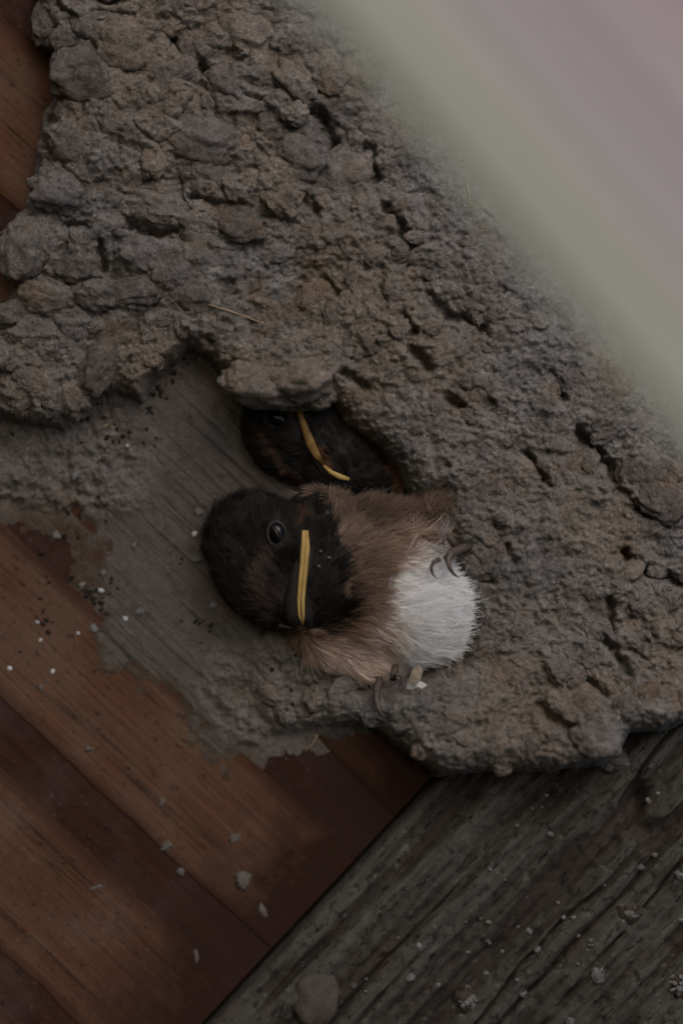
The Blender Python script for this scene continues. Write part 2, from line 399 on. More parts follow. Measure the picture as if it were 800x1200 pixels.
# skirts so the post is solid
idx = np.arange(na*nb).reshape(na, nb)
border = np.concatenate([idx[0, :], idx[1:, -1], idx[-1, -2::-1], idx[-2:0:-1, 0]])
sk = vt[border].copy(); sk[:, 2] = -380
sidx = np.arange(len(border))+na*nb
fc = np.stack([idx[:-1, :-1], idx[1:, :-1], idx[1:, 1:], idx[:-1, 1:]], -1).reshape(-1, 4)
nx = np.roll(border, -1); snx = np.roll(sidx, -1)
fs = np.stack([border, nx, snx, sidx], -1)
me = mesh_np('timber', L(np.vstack([vt, sk]))-pb, np.vstack([fc, fs]), POST)
at = me.attributes.new('ridge', 'FLOAT', 'POINT')
rv = np.concatenate([np.clip(0.45+0.55*rid+0.25*rid2-0.7*gro, 0, 1).ravel(), np.full(len(sk), 0.3)])
at.data.foreach_set('value', rv.astype(np.float32))
part('timber', me, post)
def post_z(u, v):
    a = UPU*u-UPV*v; b = du*u+dv*v
    i = int(np.clip((a-A0)/ST, 0, na-1)); j = int(np.clip((b-B0)/ST, 0, nb-1)); return float(z[i, j])
zpost = z
for k, (u, v, r, mat, nm) in enumerate([(735, 1068, 15, LICHEN, 'lichen_clump'), (546, 1171, 15, LICHEN, 'lichen_clump'), (797, 1150, 17, LICHEN, 'lichen_clump'),
        (747, 1013, 7, LIMED, 'dropping'), (618, 1088, 6, LIMED, 'dropping'), (628, 1109, 7, LIMED, 'dropping'), (610, 1160, 8, LICHEN, 'lichen_clump'),
        (792, 1022, 10, LICHEN, 'lichen_clump'), (697, 1138, 12, LICHEN, 'lichen_clump'), (665, 1192, 8, LIMED, 'dropping'), (570, 1100, 7, LICHEN, 'lichen_clump'),
        (757, 937, 6, LICHEN, 'lichen_clump'), (480, 1140, 9, LICHEN, 'lichen_clump'), (372, 1166, 34, CLOD, 'mud_clod')]):
    bm = bmesh.new(); zz = post_z(u, v); r = r*(0.72 if r < 12 else 1)
    if r > 13 and nm == 'lichen_clump':
        b2_ = bmesh.new(); lump(b2_, (u, v, zz-r*0.1), (r*1.15, r*0.85, r*0.42), k+7, 3, 0.55, 1.6, k)
        par = part('scab', bm_mesh('scab', b2_, SCAB, pb), post)
        for q in range(26):
            t = random.uniform(0, 6.28); d = r*random.uniform(0.0, 1.0)**1.4; rr_ = r*random.uniform(0.06, 0.24)
            lump(bm, (u+math.cos(t)*d, v+math.sin(t)*d*0.75, zz+r*(0.30-0.25*(d/r)**2)), (rr_, rr_*random.uniform(0.5, 1), rr_*0.6), k*29+q, 2, 0.6, 2.0, t)
    else:
        lump(bm, (u, v, zz+r*0.1), (r*0.85, r*(1.05 if r > 20 else random.uniform(0.5, 0.9)), r*0.35), k+50, 3, 0.3 if r > 20 else 0.6, 1.7, 0.2 if r > 20 else k)
    part(nm, bm_mesh(nm, bm, mat, pb), post)
bm = bmesh.new()
for k in range(420):
    a = random.uniform(-980, -120); b = random.uniform(1010, 1500)
    if fbm(np.array([a/70]), np.array([b/70]), 60, 2)[0] < -0.05: continue
    u, v = UPU*a+du*b, -UPV*a+dv*b; r = random.choice([1.6, 2.2, 3, 3.6, 4.6])
    lump(bm, (u, v, post_z(u, v)), (r, r*random.uniform(0.6, 1), r*0.5), k, 1, 0.4)
o = part('lichen_speck', bm_mesh('lichen_speck', bm, LICHEN, pb), post); o['kind'] = 'stuff'

# ------------------------------------------------------------------ the mud nest
nest = thing('mud_nest', 'grey brown nest of mud pellets plastered onto planks with a hole for chicks', 'nest', (400, 600, 0))
nb_ = base_of(nest)
THICK = [(40, -62), (44, 10), (60, 55), (66, 108), (52, 130), (44, 180), (38, 235), (22, 258), (4, 275), (8, 310), (14, 340), (2, 368), (-58, 390),
         (-58, 500), (0, 492), (40, 500), (75, 500), (108, 462), (140, 463), (168, 472), (195, 437), (222, 414), (246, 424), (262, 448), (276, 468),
         (330, 474), (385, 478), (404, 500), (440, 528), (462, 553), (478, 582), (512, 590), (522, 620), (532, 670), (546, 715), (534, 762), (494, 778), (452, 792), (425, 800),
         (400, 790), (380, 768), (345, 748), (312, 738), (292, 755), (282, 800), (305, 845), (330, 860), (380, 850), (432, 852), (472, 884), (510, 910), (575, 905), (640, 906), (700, 896),
         (722, 880), (736, 860), (770, 858), (802, 842), (872, 826), (872, -62)]
FILM = [(-58, 440), (-58, 596), (0, 594), (40, 600), (92, 602), (112, 640), (104, 700), (112, 760), (104, 788), (150, 796), (190, 808), (214, 832), (222, 868), (262, 912), (290, 880), (318, 862), (420, 862),
        (560, 840), (560, 420), (200, 380)]
SIL = [(334, -120), (398, -12), (479, 97), (569, 209), (668, 327), (766, 448), (830, 535), (932, 670)]
STEP = 1.75
gu = np.arange(-75, 885, STEP); gv = np.arange(-75, 930, STEP)
U, V = np.meshgrid(gu, gv, indexing='ij')
wob = 7*fbm(U/38, V/38, 1, 4)+2.5*fbm(U/9, V/9, 2, 3)
dT = sdf(U, V, THICK)+wob*0.9
dF = sdf(U, V, FILM)+ss(230-U, 0, 120)*(14*fbm(U/22, V/22, 50, 4, 0.65)-3)+13*fbm(U/34, V/34, 3, 4)+9*fbm(U/9, V/9, 4, 3)
silp = 95+sdf(U, V, SIL+[(1150, 1000), (1150, 1500), (-400, 1500), (-400, -110)])+9*fbm(U/60, V/60, 5, 3)
T = 50+9*fbm(U/150, V/150, 6, 3)+16*ss(U+0.6*V, 500, 900)+34*ss(V, 760, 870)*ss(U, 400, 520)
RR = 34.0
T = T*(1-0.72*ss(440-U, -40, 110)*ss(V, 700, 760))
q = np.clip(dT/RR, 0, 1); Ht = T*np.sqrt(1-(1-q)**2)
Ht = np.where(dT > 0, Ht, -6+dT*0.4)
# pellets and crumbs
wu, wv = U+9*fbm(U/45, V/45, 11, 3), V+9*fbm(U/45, V/45, 12, 3)
regA = ss(620-(U*0.85+V), 0, 160)
f1, f2, idA = worley(wu/44, wv/36, 21); domeA = np.sqrt(np.clip(1-(f1/0.8)**2, 0, 1)); crA = 1-ss(f2-f1, 0.0, 0.16)
f1b, f2b, idB = worley(wu/25, wv/21, 22); domeB = np.sqrt(np.clip(1-(f1b/0.8)**2, 0, 1)); crB = 1-ss(f2b-f1b, 0.0, 0.2)
f1c, f2c, idC = worley(wu/11.5, wv/10.5, 23); domeC = np.sqrt(np.clip(1-(f1c/0.85)**2, 0, 1))
patch = ss(fbm(U/70, V/70, 24, 2), -0.35, 0.35)
patch2 = ss(fbm(U/48, V/48, 29, 3), -0.25, 0.45)
det = regA*(12*domeA-7+9*(idA-0.5)-5*crA*patch2)+(1-0.55*regA)*patch*patch2*(8*domeB-4+4*(idB-0.5)-1.5*crB)+3.2*(domeC-0.5)*(0.4+patch2)
det += 11*fbm(U/55, V/55, 25, 4)+4*(0.5-np.abs(fbm(wu/30, wv/26, 37, 4, 0.6))*2)+4.2*fbm(U/13, V/13, 26, 4, 0.7)+3.0*fbm(U/5.5, V/5.5, 27, 2, 0.7)
chip_ = ss(vnoise(wu/16, wv/13, 38), 0.35, 0.8); det += 5*chip_*patch2
pit = ss(fbm(U/17, V/17, 28, 3), 0.33, 0.6); det -= 4*pit*ss(fbm(U/90, V/90, 39, 2), -0.1, 0.5)
CR = [([(200, 48), (214, 58), (240, 88), (268, 104)], 6, 20), ([(90, 4), (140, 6)], 9, 24), ([(300, 60), (330, 78)], 4, 12), ([(350, 122), (380, 148), (396, 190)], 6, 22), ([(452, 250), (468, 268), (477, 292)], 6, 22),
      ([(150, 266), (180, 279), (208, 277)], 6, 18), ([(228, 236), (255, 248), (282, 246)], 5, 14), ([(356, 236), (372, 252)], 5, 16), ([(672, 508), (710, 548), (720, 580), (752, 602)], 5, 20),
      ([(726, 648), (742, 664), (800, 684)], 5, 18), ([(698, 744), (716, 762), (730, 792)], 5, 18), ([(612, 533), (624, 550), (640, 568)], 3.5, 14), ([(525, 470), (545, 486)], 5, 18), ([(482, 415), (500, 432)], 6, 18),
      ([(532, 652), (548, 668), (572, 680)], 5, 16), ([(628, 824), (648, 842), (668, 850)], 6, 18), ([(680, 786), (704, 812)], 4, 14), ([(404, 440), (428, 456)], 5, 16), ([(706, 700), (712, 736)], 4, 14),
      ([(470, 370), (482, 392)], 4, 16), ([(380, 330), (400, 348)], 4, 10), ([(560, 385), (566, 410)], 4, 14), ([(640, 440), (655, 470)], 4, 14), ([(78, 500), (108, 466)], 4, 8), ([(590, 640), (600, 660)], 4, 12),
      ([(500, 350), (520, 372), (548, 380)], 5, 16), ([(430, 180), (440, 215)], 6, 18), ([(62, 120), (60, 150), (70, 185)], 4, 12), ([(120, 290), (126, 318)], 5, 16), ([(60, 255), (78, 268), (110, 270)], 4, 12)]
for pl, wd, dp in CR:
    d = pdist(U+4*fbm(U/9, V/9, 30, 2), V+4*fbm(U/9, V/9, 31, 2), pl); det -= 1.15*dp*np.exp(-(d/wd)**2)
Hth = Ht+det*ss(dT, -2, 16)
roughz = ss(215-U, 0, 90)*ss(620-V, 0, 40)+ss(np.hypot(U-330, V-800), 120, 60)*ss(V, 735, 770)+0.8*ss(U, 280, 420)*ss(V, 770, 810)
roughz = np.clip(roughz, 0, 1)
along = du*U+dv*V; acr = cu*U+cv*V
grain = fbm(along/200, acr/6, 33, 3)
Hf = np.clip(dF*0.06, -6, 2.0)+np.where(dF > 0, 1, 0)*(0.7*grain+0.5*fbm(U/8, V/8, 34, 2))+roughz*ss(dF, 0, 12)*(6+10*fbm(U/18, V/18, 35, 4, 0.65)+3*(domeC-0.4)+2*fbm(U/5, V/5, 36, 2))
H = np.maximum(Hth, Hf)
fall = -420*(np.clip(1-silp/170, 0, 1.1))**2.4
Z = H+fall
keep = (np.maximum(Hth, Hf) > -3) & (silp > -10)
thin_a = 1-ss(dF+8*fbm(U/12, V/12, 51, 3), 2, 30)
film_a = np.clip(ss(Hf-Hth, 0, 3)*(1-0.8*roughz), 0, 1)
kz = (DIST-np.minimum(Z, 0)*1.0)/DIST
X_, Y_ = 400+(U-400)*kz, 600+(V-600)*kz     # the far rim spreads outwards as it recedes
vt = np.stack([X_, Y_, Z], -1).reshape(-1, 3)
nu, nv = U.shape; idx = np.arange(nu*nv).reshape(nu, nv)
kf_ = keep[:-1, :-1] & keep[1:, :-1] & keep[1:, 1:] & keep[:-1, 1:]
fc = np.stack([idx[:-1, :-1], idx[:-1, 1:], idx[1:, 1:], idx[1:, :-1]], -1)[kf_]
used, inv = np.unique(fc, return_inverse=True); fc = inv.reshape(-1, 4)
me = mesh_np('mud_shell', L(vt[used])-nb_, fc[:, ::-1], MUD)
me.attributes.new('film', 'FLOAT', 'POINT').data.foreach_set('value', film_a.ravel()[used].astype(np.float32))
me.attributes.new('thin', 'FLOAT', 'POINT').data.foreach_set('value', thin_a.ravel()[used].astype(np.float32))
part('mud_shell', me, nest)
def grid_at(G, u, v):
    i = int(np.clip((u-gu[0])/STEP, 0, nu-1)); j = int(np.clip((v-gv[0])/STEP, 0, nv-1)); return float(G[i, j])
def nest_pt(u, v, dz=0):
    i = int(np.clip((u-gu[0])/STEP, 0, nu-1)); j = int(np.clip((v-gv[0])/STEP, 0, nv-1))
    return Vector((X_[i, j], Y_[i, j], Z[i, j]+dz))

# separate pellets
PM = []
for k in range(12):
    bm = bmesh.new(); bmesh.ops.create_icosphere(bm, subdivisions=4, radius=1.0)
    off = Vector((k*5.1, k*2.3, -k*3.9))
    for v in bm.verts:
        p = v.co.copy(); n = mnoise.fractal(p*1.3+off, 0.9, 2.0, 3); n2 = mnoise.fractal(p*3.4+off, 0.6, 2.1, 5)
        v.co = p*(1+0.20*math.tanh(1.4*n)+0.10*math.tanh(1.5*n2))
    me = bpy.data.meshes.new('mud_pellet'); bm.to_mesh(me); bm.free(); me.materials.append(MUDP)
    me.polygons.foreach_set('use_smooth', np.ones(len(me.polygons), bool)); PM.append(me)
def pellet(u, v, ru, rv, rz, rot, sink, k):
    p = nest_pt(u, v); p.z -= sink
    o = bpy.data.objects.new('mud_pellet', PM[k % len(PM)]); COL.objects.link(o); o.parent = nest
    o.location = Vector(L(np.array(p))-nb_)
    o.rotation_euler = (random.uniform(-0.2, 0.2), random.uniform(-0.2, 0.2), -rot)
    o.scale = (ru*S, rv*S, rz*S)
HAND = [(76, 232, 36, 27, 22, 0.2), (32, 298, 28, 36, 24, 0.3), (94, 318, 26, 20, 18, -0.2), (62, 352, 34, 22, 20, 0.1), (22, 372, 26, 18, 16, 0), (188, 250, 40, 21, 20, 0.25), (95, 178, 42, 28, 18, 0.5), (100, 98, 40, 34, 20, 0.2),
        (150, 62, 36, 30, 18, 0.6), (236, 168, 46, 30, 20, 0.4), (290, 45, 36, 26, 18, 0.7), (356, 192, 30, 28, 20, 0.3), (352, 108, 34, 24, 20, 0.8), (246, 212, 32, 22, 18, 0.3), (176, 305, 34, 22, 16, 0.2),
        (200, 322, 26, 20, 14, 0.2), (60, 30, 20, 34, 16, 0.1), (330, 235, 30, 22, 16, 0.9), (140, 150, 28, 22, 16, 0.3), (280, 265, 36, 22, 15, 0.3), (130, 265, 22, 16, 14, 0), (50, 395, 30, 18, 14, 0),
        (312, 458, 50, 24, 30, 0.10), (356, 450, 38, 26, 34, -0.25), (288, 452, 24, 22, 24, 0.3), (338, 472, 48, 13, 22, 0.05), (372, 466, 20, 18, 26, 0.4),
        (748, 545, 32, 30, 16, 0.4), (770, 590, 30, 22, 14, 0.5), (540, 690, 20, 26, 10, 0.2), (556, 665, 24, 13, 12, 0.5), (712, 888, 26, 16, 20, 0), (690, 860, 28, 22, 18, 0.3)]
pts = []
for k, h in enumerate(HAND):
    pellet(h[0], h[1], h[2], h[3], h[4], h[5], h[4]*(0.40 if k not in (22, 23, 24, 25, 26) else -0.45), k); pts.append((h[0], h[1], h[2]))
n = 0; tries = 0
while n < 215 and tries < 20000:
    tries += 1
    u, v = random.uniform(-20, 820), random.uniform(-20, 900)
    if grid_at(dT, u, v) < 12 or grid_at(silp, u, v) < 18 or grid_at(dT, u, v) < 26 and u > 250 and 400 < v < 800: continue
    A = grid_at(regA, u, v)
    r = random.uniform(17, 32) if random.random() < A else random.uniform(8, 19)
    if random.random() > A and random.random() < 0.6: continue
    if any((u-a)**2+(v-b)**2 < (0.62*(r+c))**2 for a, b, c in pts): continue
    pts.append((u, v, r)); n += 1
    pellet(u, v, r*random.uniform(0.9, 1.3), r*random.uniform(0.7, 0.95), r*random.uniform(0.5, 0.75), random.uniform(0, 3.1), r*random.uniform(0.34, 0.58), n)

# straws in the mud
for pl in ([(248, 362), (270, 368), (292, 375), (312, 385)], [(358, 882), (366, 872), (374, 861)], [(180, 322), (196, 328), (206, 326)], [(545, 215), (550, 250)], [(118, 505), (128, 498)]):
    bm = bmesh.new(); tube(bm, [tuple(nest_pt(a, b, 3.5)) for a, b in pl], [1.1]*len(pl), 6)
    part('straw', bm_mesh('straw', bm, STRAW, nb_), nest)
# small white droppings and dark specks on film, mud and planks
def flat_spot(parent, base, u, v, r, mat, nm, k, zz, asp=0.8):
    bm = bmesh.new(); lump(bm, (u, v, zz), (r*0.75, r*asp*0.75, max(0.5, r*0.07)), k, 3, 0.8, 1.9, k*1.7)
    return part(nm, bm_mesh(nm, bm, mat, base), parent)
for k, (u, v, r, mt) in enumerate([(233, 600, 6.5, LIMED), (228, 626, 4.5, LIME), (231, 656, 6, LIMED), (250, 709, 6.5, LIMED), (119, 692, 4, LIME), (96, 686, 5.5, LIMED), (147, 725, 3.6, LIME), (164, 716, 6.5, LIMED), (150, 522, 3, LIME), (89, 557, 6, LIMED),
        (43, 562, 5, LIMED), (66, 627, 7, LIMED), (157, 640, 4, LIMED), (121, 671, 5, LIMED), (523, 617, 5, LIME), (545, 598, 5.5, LIMED), (262, 555, 4, LIMED), (110, 737, 7, LIMED), (360, 793, 4, LIMED), (595, 512, 3, LIMED)]):
    flat_spot(nest, nb_, u, v, r, mt, 'dropping', k, nest_pt(u, v).z+0.8)
for k, (u, v, r) in enumerate([(12, 783, 3.6), (62, 787, 3.8), (44, 729, 2.8), (48, 750, 3), (92, 742, 2.4)]):
    flat_spot(wall, wb, u, v, r, LIME, 'dropping', k, 0.8)
for k, (u, v, r, a) in enumerate([(285, 1031, 13, 0.9), (196, 991, 8, 0.9), (276, 982, 6, 1.6), (308, 1068, 6, 1.6), (113, 1040, 3, 4.0), (230, 1120, 3, 3.0), (212, 1022, 6, 0.8), (104, 878, 6, 0.7), (48, 806, 4, 0.9), (190, 940, 4, 1.6)]):
    flat_spot(wall, wb, u, v, r, LIMEW, 'dropping', k+30, 0.1, a)
bm = bmesh.new(); k = 0
for (u, v, s, n_) in [(219, 425, 7, 8), (200, 441, 8, 12), (186, 462, 8, 12), (172, 480, 6, 8), (210, 656, 5, 5), (70, 690, 20, 22), (105, 705, 22, 30), (125, 690, 14, 14), (62, 640, 16, 16), (100, 590, 20, 14), (45, 500, 30, 12), (120, 500, 30, 22), (155, 520, 22, 10), (50, 725, 18, 14), (330, 790, 30, 10), (240, 735, 14, 8), (420, 900, 30, 6)]:
    for q in range(n_):
        x, y = random.gauss(u, s*0.6), random.gauss(v, s*0.6); r = random.choice([1.2, 1.6, 2.2, 3.0, 4.2])
        zz = nest_pt(x, y).z if grid_at(keep, x, y) else 0
        lump(bm, (x, y, zz), (r, r*random.uniform(0.5, 0.9), max(0.6, r*0.25)), k, 1, 0.4, 1.6, random.uniform(0, 3)); k += 1
o = part('fungus_speck', bm_mesh('fungus_speck', bm, DARK, nb_), nest); o['kind'] = 'stuff'
bm = bmesh.new()
for q in range(150):
    x, y = random.uniform(-10, 330), random.uniform(600, 1210)
    if grid_at(keep, x, y) or du*x+dv*y > 980: continue
    r = random.choice([0.8, 1.1, 1.5, 2.2]); lump(bm, (x, y, 0.2), (r, r*random.uniform(0.5, 0.9), 0.7), q, 1, 0.4)
o = part('fungus_speck', bm_mesh('fungus_speck', bm, DARK, wb), wall); o['kind'] = 'stuff'

# ------------------------------------------------------------------ eggshell fragment on the rim
eg = thing('eggshell_fragment', 'small white broken eggshell chip on the mud rim below the chick', 'eggshell', (486, 792, 70))
eb = base_of(eg)
top_mid = max(nest_pt(490, 804).z, nest_pt(480, 806).z)
zz = max(nest_pt(486, 792).z, nest_pt(478, 800).z, nest_pt(496, 800).z, top_mid)+9
def chip(pts_, z0, z1, th, mat, nm, par):
    bm = bmesh.new(); n = len(pts_); cx = sum(p[0] for p in pts_)/n; cy = sum(p[1] for p in pts_)/n
    lo = [bm.verts.new((x, y, z0+(z1-z0)*(y-775)/30-th-((x-cx)**2)*0.02)) for x, y in pts_]; hi = [bm.verts.new((x, y, z0+(z1-z0)*(y-775)/30-((x-cx)**2)*0.02)) for x, y in pts_]
    c0 = bm.verts.new((cx, cy, z0+(z1-z0)*(cy-775)/30-th+2)); c1 = bm.verts.new((cx, cy, z0+(z1-z0)*(cy-775)/30+2))
    for i in range(n):
        j = (i+1) % n; bm.faces.new((lo[i], lo[j], hi[j], hi[i])); bm.faces.new((hi[i], hi[j], c1)); bm.faces.new((lo[j], lo[i], c0))
    return part(nm, bm_mesh(nm, bm, mat, eb, False), par)
chip([(474, 802), (476, 795), (481, 791), (489, 793), (497, 797), (498, 801), (493, 804), (484, 803), (478, 805)], zz+8, zz-2, 2, SHELL, 'broken_edge', eg)
chip([(477, 793), (480, 781), (488, 775), (493, 780), (491, 790), (487, 796), (481, 797)], zz+5, zz+7, 2, SHELLD, 'dirty_face', eg)

# ------------------------------------------------------------------ swallow chicks
def body_mesh(ell, voxel=3.0, smooth=10):
    bm = bmesh.new()
    for (c, r, rot) in ell:
        g = bmesh.ops.create_uvsphere(bm, u_segments=32, v_segments=20, radius=1.0)
        cs, sn = math.cos(rot), math.sin(rot)
        for v in g['verts']:
            x, y, z_ = v.co.x*r[0], v.co.y*r[1], v.co.z*r[2]
            v.co = (c[0]+x*cs-y*sn, c[1]+x*sn+y*cs, c[2]+z_)
    me = bpy.data.meshes.new('tmp'); bm.to_mesh(me); bm.free()
    o = bpy.data.objects.new('tmp', me); COL.objects.link(o)
    m = o.modifiers.new('r', 'REMESH'); m.mode = 'VOXEL'; m.voxel_size = voxel
    s = o.modifiers.new('s', 'SMOOTH'); s.iterations = smooth; s.factor = 0.6
    dg = bpy.context.evaluated_depsgraph_get(); out = bpy.data.meshes.new_from_object(o.evaluated_get(dg))
    bpy.data.objects.remove(o); bpy.data.meshes.remove(me); return out
def finish_body(me, root, colour, name='body'):
    b = base_of(root); n = len(me.vertices); co = np.empty(n*3, np.float32); me.vertices.foreach_get('co', co); co = co.reshape(-1, 3).astype(float)
    no = np.empty(n*3, np.float32); me.vertices.foreach_get('normal', no); no = no.reshape(-1, 3).astype(float)
    bvh = BVHTree.FromPolygons([tuple(c) for c in co], [tuple(p.vertices) for p in me.polygons])
    cols = colour(co[:, 0], co[:, 1], co[:, 2])
    me.vertices.foreach_set('co', (L(co)-b).astype(np.float32).ravel()); me.flip_normals()
    a = me.attributes.new('col', 'FLOAT_COLOR', 'POINT'); a.data.foreach_set('color', np.hstack([cols*0.9, np.ones((n, 1))]).astype(np.float32).ravel())
    me.materials.clear(); me.materials.append(FEATHER); me.polygons.foreach_set('use_smooth', np.ones(len(me.polygons), bool)); me.name = name
    part(name, me, root); return bvh, co, no
def top(bvh, u, v):
    h = bvh.ray_cast(Vector((u, v, 1000)), Vector((0, 0, -1))); return h[0].z if h[0] is not None else 30.0
def plumage(root, co, no, colour, flow, length, N, skip, seed, name='plumage', lift=0.22, rad=0.5, pts_n=5, per=16):
    r = np.random.default_rng(seed); b = base_of(root)
    ids = np.nonzero(no[:, 2] > -0.25)[0]; K = N//per
    # every small feather is a tuft of barbs that fan out from one quill
    ci = r.choice(ids, K); cp = co[ci]+r.normal(0, 1.2, (K, 3)); cn = no[ci]
    k = ~skip(cp[:, 0], cp[:, 1]); cp, cn = cp[k], cn[k]; K = len(cp)
    F = flow(cp); wav = np.stack([fbm(cp[:, 0]/24, cp[:, 1]/24, seed+1, 2), fbm(cp[:, 0]/24, cp[:, 1]/24, seed+2, 2), np.zeros(K)], -1)
    F = F/np.linalg.norm(F, axis=1, keepdims=True)+0.5*wav+r.normal(0, 0.22, (K, 3))
    F -= cn*np.sum(F*cn, 1, keepdims=True); F /= np.linalg.norm(F, axis=1, keepdims=True)+1e-9
    Sd = np.cross(cn, F); cl = length(cp)*r.uniform(0.7, 1.2, K); clf = np.clip(lift+r.normal(0, 0.13, K), 0.03, 0.9)
    cl0 = colour(cp[:, 0], cp[:, 1], cp[:, 2]).mean(1); ctone = np.exp(r.normal(0, 1, K)*np.where(cl0 > 0.5, 0.06, 0.17)); N = K*per
    R = lambda x: np.repeat(x, per, axis=0)
    fan = r.normal(0, 1, N); s0 = r.uniform(-1, 1, N)
    p = R(cp)+R(Sd)*(s0*2.2)[:, None]+R(F)*(r.uniform(-2, 2, N))[:, None]
    nn = R(cn); ln = R(cl)*r.uniform(0.65, 1.15, N); D = R(F)+R(Sd)*(fan*0.24)[:, None]+r.normal(0, 0.05, (N, 3)); lf = R(clf)
    P = np.empty((N, pts_n, 3)); curl = r.normal(0, 0.16, (N, 3))
    for q in range(pts_n):
        t = q/(pts_n-1)
        P[:, q] = p-nn*1.5+ln[:, None]*(D*t-R(Sd)*(fan*0.10*t*t)[:, None]+nn*(lf[:, None]*(t-0.6*t*t))+curl*t*t*0.5)
    C = R(colour(cp[:, 0]+r.normal(0, 1.4, K), cp[:, 1]+r.normal(0, 1.4, K), cp[:, 2])*ctone[:, None])*np.exp(r.normal(0, 0.12, N))[:, None]
    hc = bpy.data.hair_curves.new(name); hc.add_curves([pts_n]*N)
    hc.attributes['position'].data.foreach_set('vector', (L(P.reshape(-1, 3))-b).astype(np.float32).ravel())
    ra = hc.attributes.get('radius') or hc.attributes.new('radius', 'FLOAT', 'POINT')
    ra.data.foreach_set('value', np.tile(np.linspace(1, 0.25, pts_n)*rad*S, N).astype(np.float32))
    tipc = np.linspace(0.85, 1.25, pts_n)
    CC = np.clip(C[:, None, :]*tipc[None, :, None], 0, 0.92).reshape(-1, 3)
    ca = hc.attributes.new('col', 'FLOAT_COLOR', 'POINT'); ca.data.foreach_set('color', np.hstack([CC, np.ones((N*pts_n, 1))]).astype(np.float32).ravel())
    hc.materials.append(FEATHER)
    o = part(name, hc, root); o['kind'] = 'stuff'; return o
def lerp(a, b, t): return a*(1-t[:, None])+np.array(b)[None, :]*t[:, None]
def eye(root, u, v, z_, ru, rv, rot):
    b = base_of(root); bm = bmesh.new()
    bmesh.ops.create_uvsphere(bm, u_segments=28, v_segments=18, radius=1.0); cs, sn = math.cos(rot), math.sin(rot)
    for w_ in bm.verts:
        x, y, q_ = w_.co.x*ru, w_.co.y*rv, w_.co.z*ru*0.8; w_.co = (u+x*cs-y*sn, v+x*sn+y*cs, z_+q_)
    e = part('eye', bm_mesh('eye', bm, EYE, b), root)
    bm = bmesh.new(); pl = []
    for k in range(25):
        t = k*2*math.pi/24; x, y = math.cos(t)*ru*1.12, math.sin(t)*rv*1.12; pl.append((u+x*cs-y*sn, v+x*sn+y*cs, z_+1.5))
    tube(bm, pl, [1.5+0.4*math.sin(k*2.1) for k in range(25)], 8)
    part('eye_ring', bm_mesh('eye_ring', bm, LID, b), e)
def claws(root, foot, pl, w0):
    b = base_of(root); bm = bmesh.new()
    tube(bm, pl, [0.78*w0*(1-0.85*(i/(len(pl)-1))**1.3) for i in range(len(pl))], 10); part('claw', bm_mesh('claw', bm, CLAW, b), foot)

# ---- the chick in front
ch = thing('swallow_chick', 'swallow chick with dark head, yellow gape, rusty breast and white belly leaning out of nest', 'bird', (420, 680, 0), 'swallow chicks in the nest')
me = body_mesh([((306, 640, 30), (62, 60, 44), 0.3), ((322, 668, 36), (72, 62, 46), 0.55), ((338, 640, 46), (44, 48, 40), 0), ((372, 690, 42), (46, 54, 46), 0), ((352, 706, 58), (24, 30, 26), 0),
                ((376, 606, 26), (44, 28, 34), 0.1), ((400, 660, 34), (58, 66, 48), 0), ((440, 686, 38), (74, 74, 52), 0), ((474, 706, 37), (57, 66, 51), -0.25), ((462, 636, 28), (54, 38, 42), 0.2),
                ((446, 612, 30), (60, 26, 34), 0.10), ((484, 606, 28), (32, 18, 28), 0.25), ((402, 738, 26), (62, 42, 34), 0.2), ((436, 766, 22), (46, 26, 30), -0.1)])
WB = [(530, 634), (498, 636), (466, 648), (450, 678), (447, 704), (434, 727), (408, 742), (378, 752), (355, 758), (330, 810), (620, 840), (620, 628)]
def col_front(u, v, z_):
    w1 = u+9*fbm(u/16, v/16, 71, 3); w2 = v+9*fbm(u/16, v/16, 72, 3)
    n = len(u); c = np.tile(np.array([0.35, 0.245, 0.182]), (n, 1))
    c = c*(1+0.35*fbm(u/18, v/7, 73, 3))[:, None]
    c = lerp(c, (0.085, 0.06, 0.046), 0.8*ss(628-w2, -20, 25)*ss(w1, 370, 400)*(1-0.5*ss(w1, 480, 515)))
    c = lerp(c, (0.12, 0.08, 0.058), 0.45*ss(np.hypot((w1-415)/34, (w2-672)/60), 1.1, 0.5))
    c = lerp(c, (0.38, 0.26, 0.19), ss(w2, 695, 740)*0.7)
    head = ss(np.hypot((w1-318)/84, (w2-652)/86), 1.06, 0.94)
    thr = ss(np.hypot((w1-376)/33, (w2-680)/60), 1.15, 0.85)
    c = lerp(c, (0.022, 0.019, 0.0175), np.clip(np.maximum(head, thr), 0, 1))
    c = lerp(c, (0.065, 0.055, 0.049), 0.45*ss(fbm(u/13, v/13, 75, 3), 0.0, 0.5)*head)
    tan = ss(np.hypot((w1-312-(w2-670)*0.10)/13, (w2-676)/44), 1.2, 0.2)
    c = lerp(c, (0.16, 0.10, 0.078), 0.6*tan)
    c = lerp(c, (0.07, 0.052, 0.045), 0.7*ss(np.hypot((w1-325)/26, (w2-705)/20), 1.1, 0.5))
    c = lerp(c, (0.10, 0.05, 0.03), 0.7*ss(np.hypot((w1-357)/12, (w2-605)/10), 1.1, 0.4))
    wh = ss(sdf(w1, w2, WB), -12, 13)
    white = np.tile(np.array([0.92, 0.905, 0.90]), (n, 1)); white = lerp(white, (0.62, 0.45, 0.35), 0.7*ss(np.minimum(452-w1, w2-738), -25, 15)+0.5*ss(655-w2, -5, 20))
    return c*(1-wh[:, None])+white*wh[:, None]
bvh, co, no = finish_body(me, ch, col_front)
BT = np.array([352, 738, 60.0])
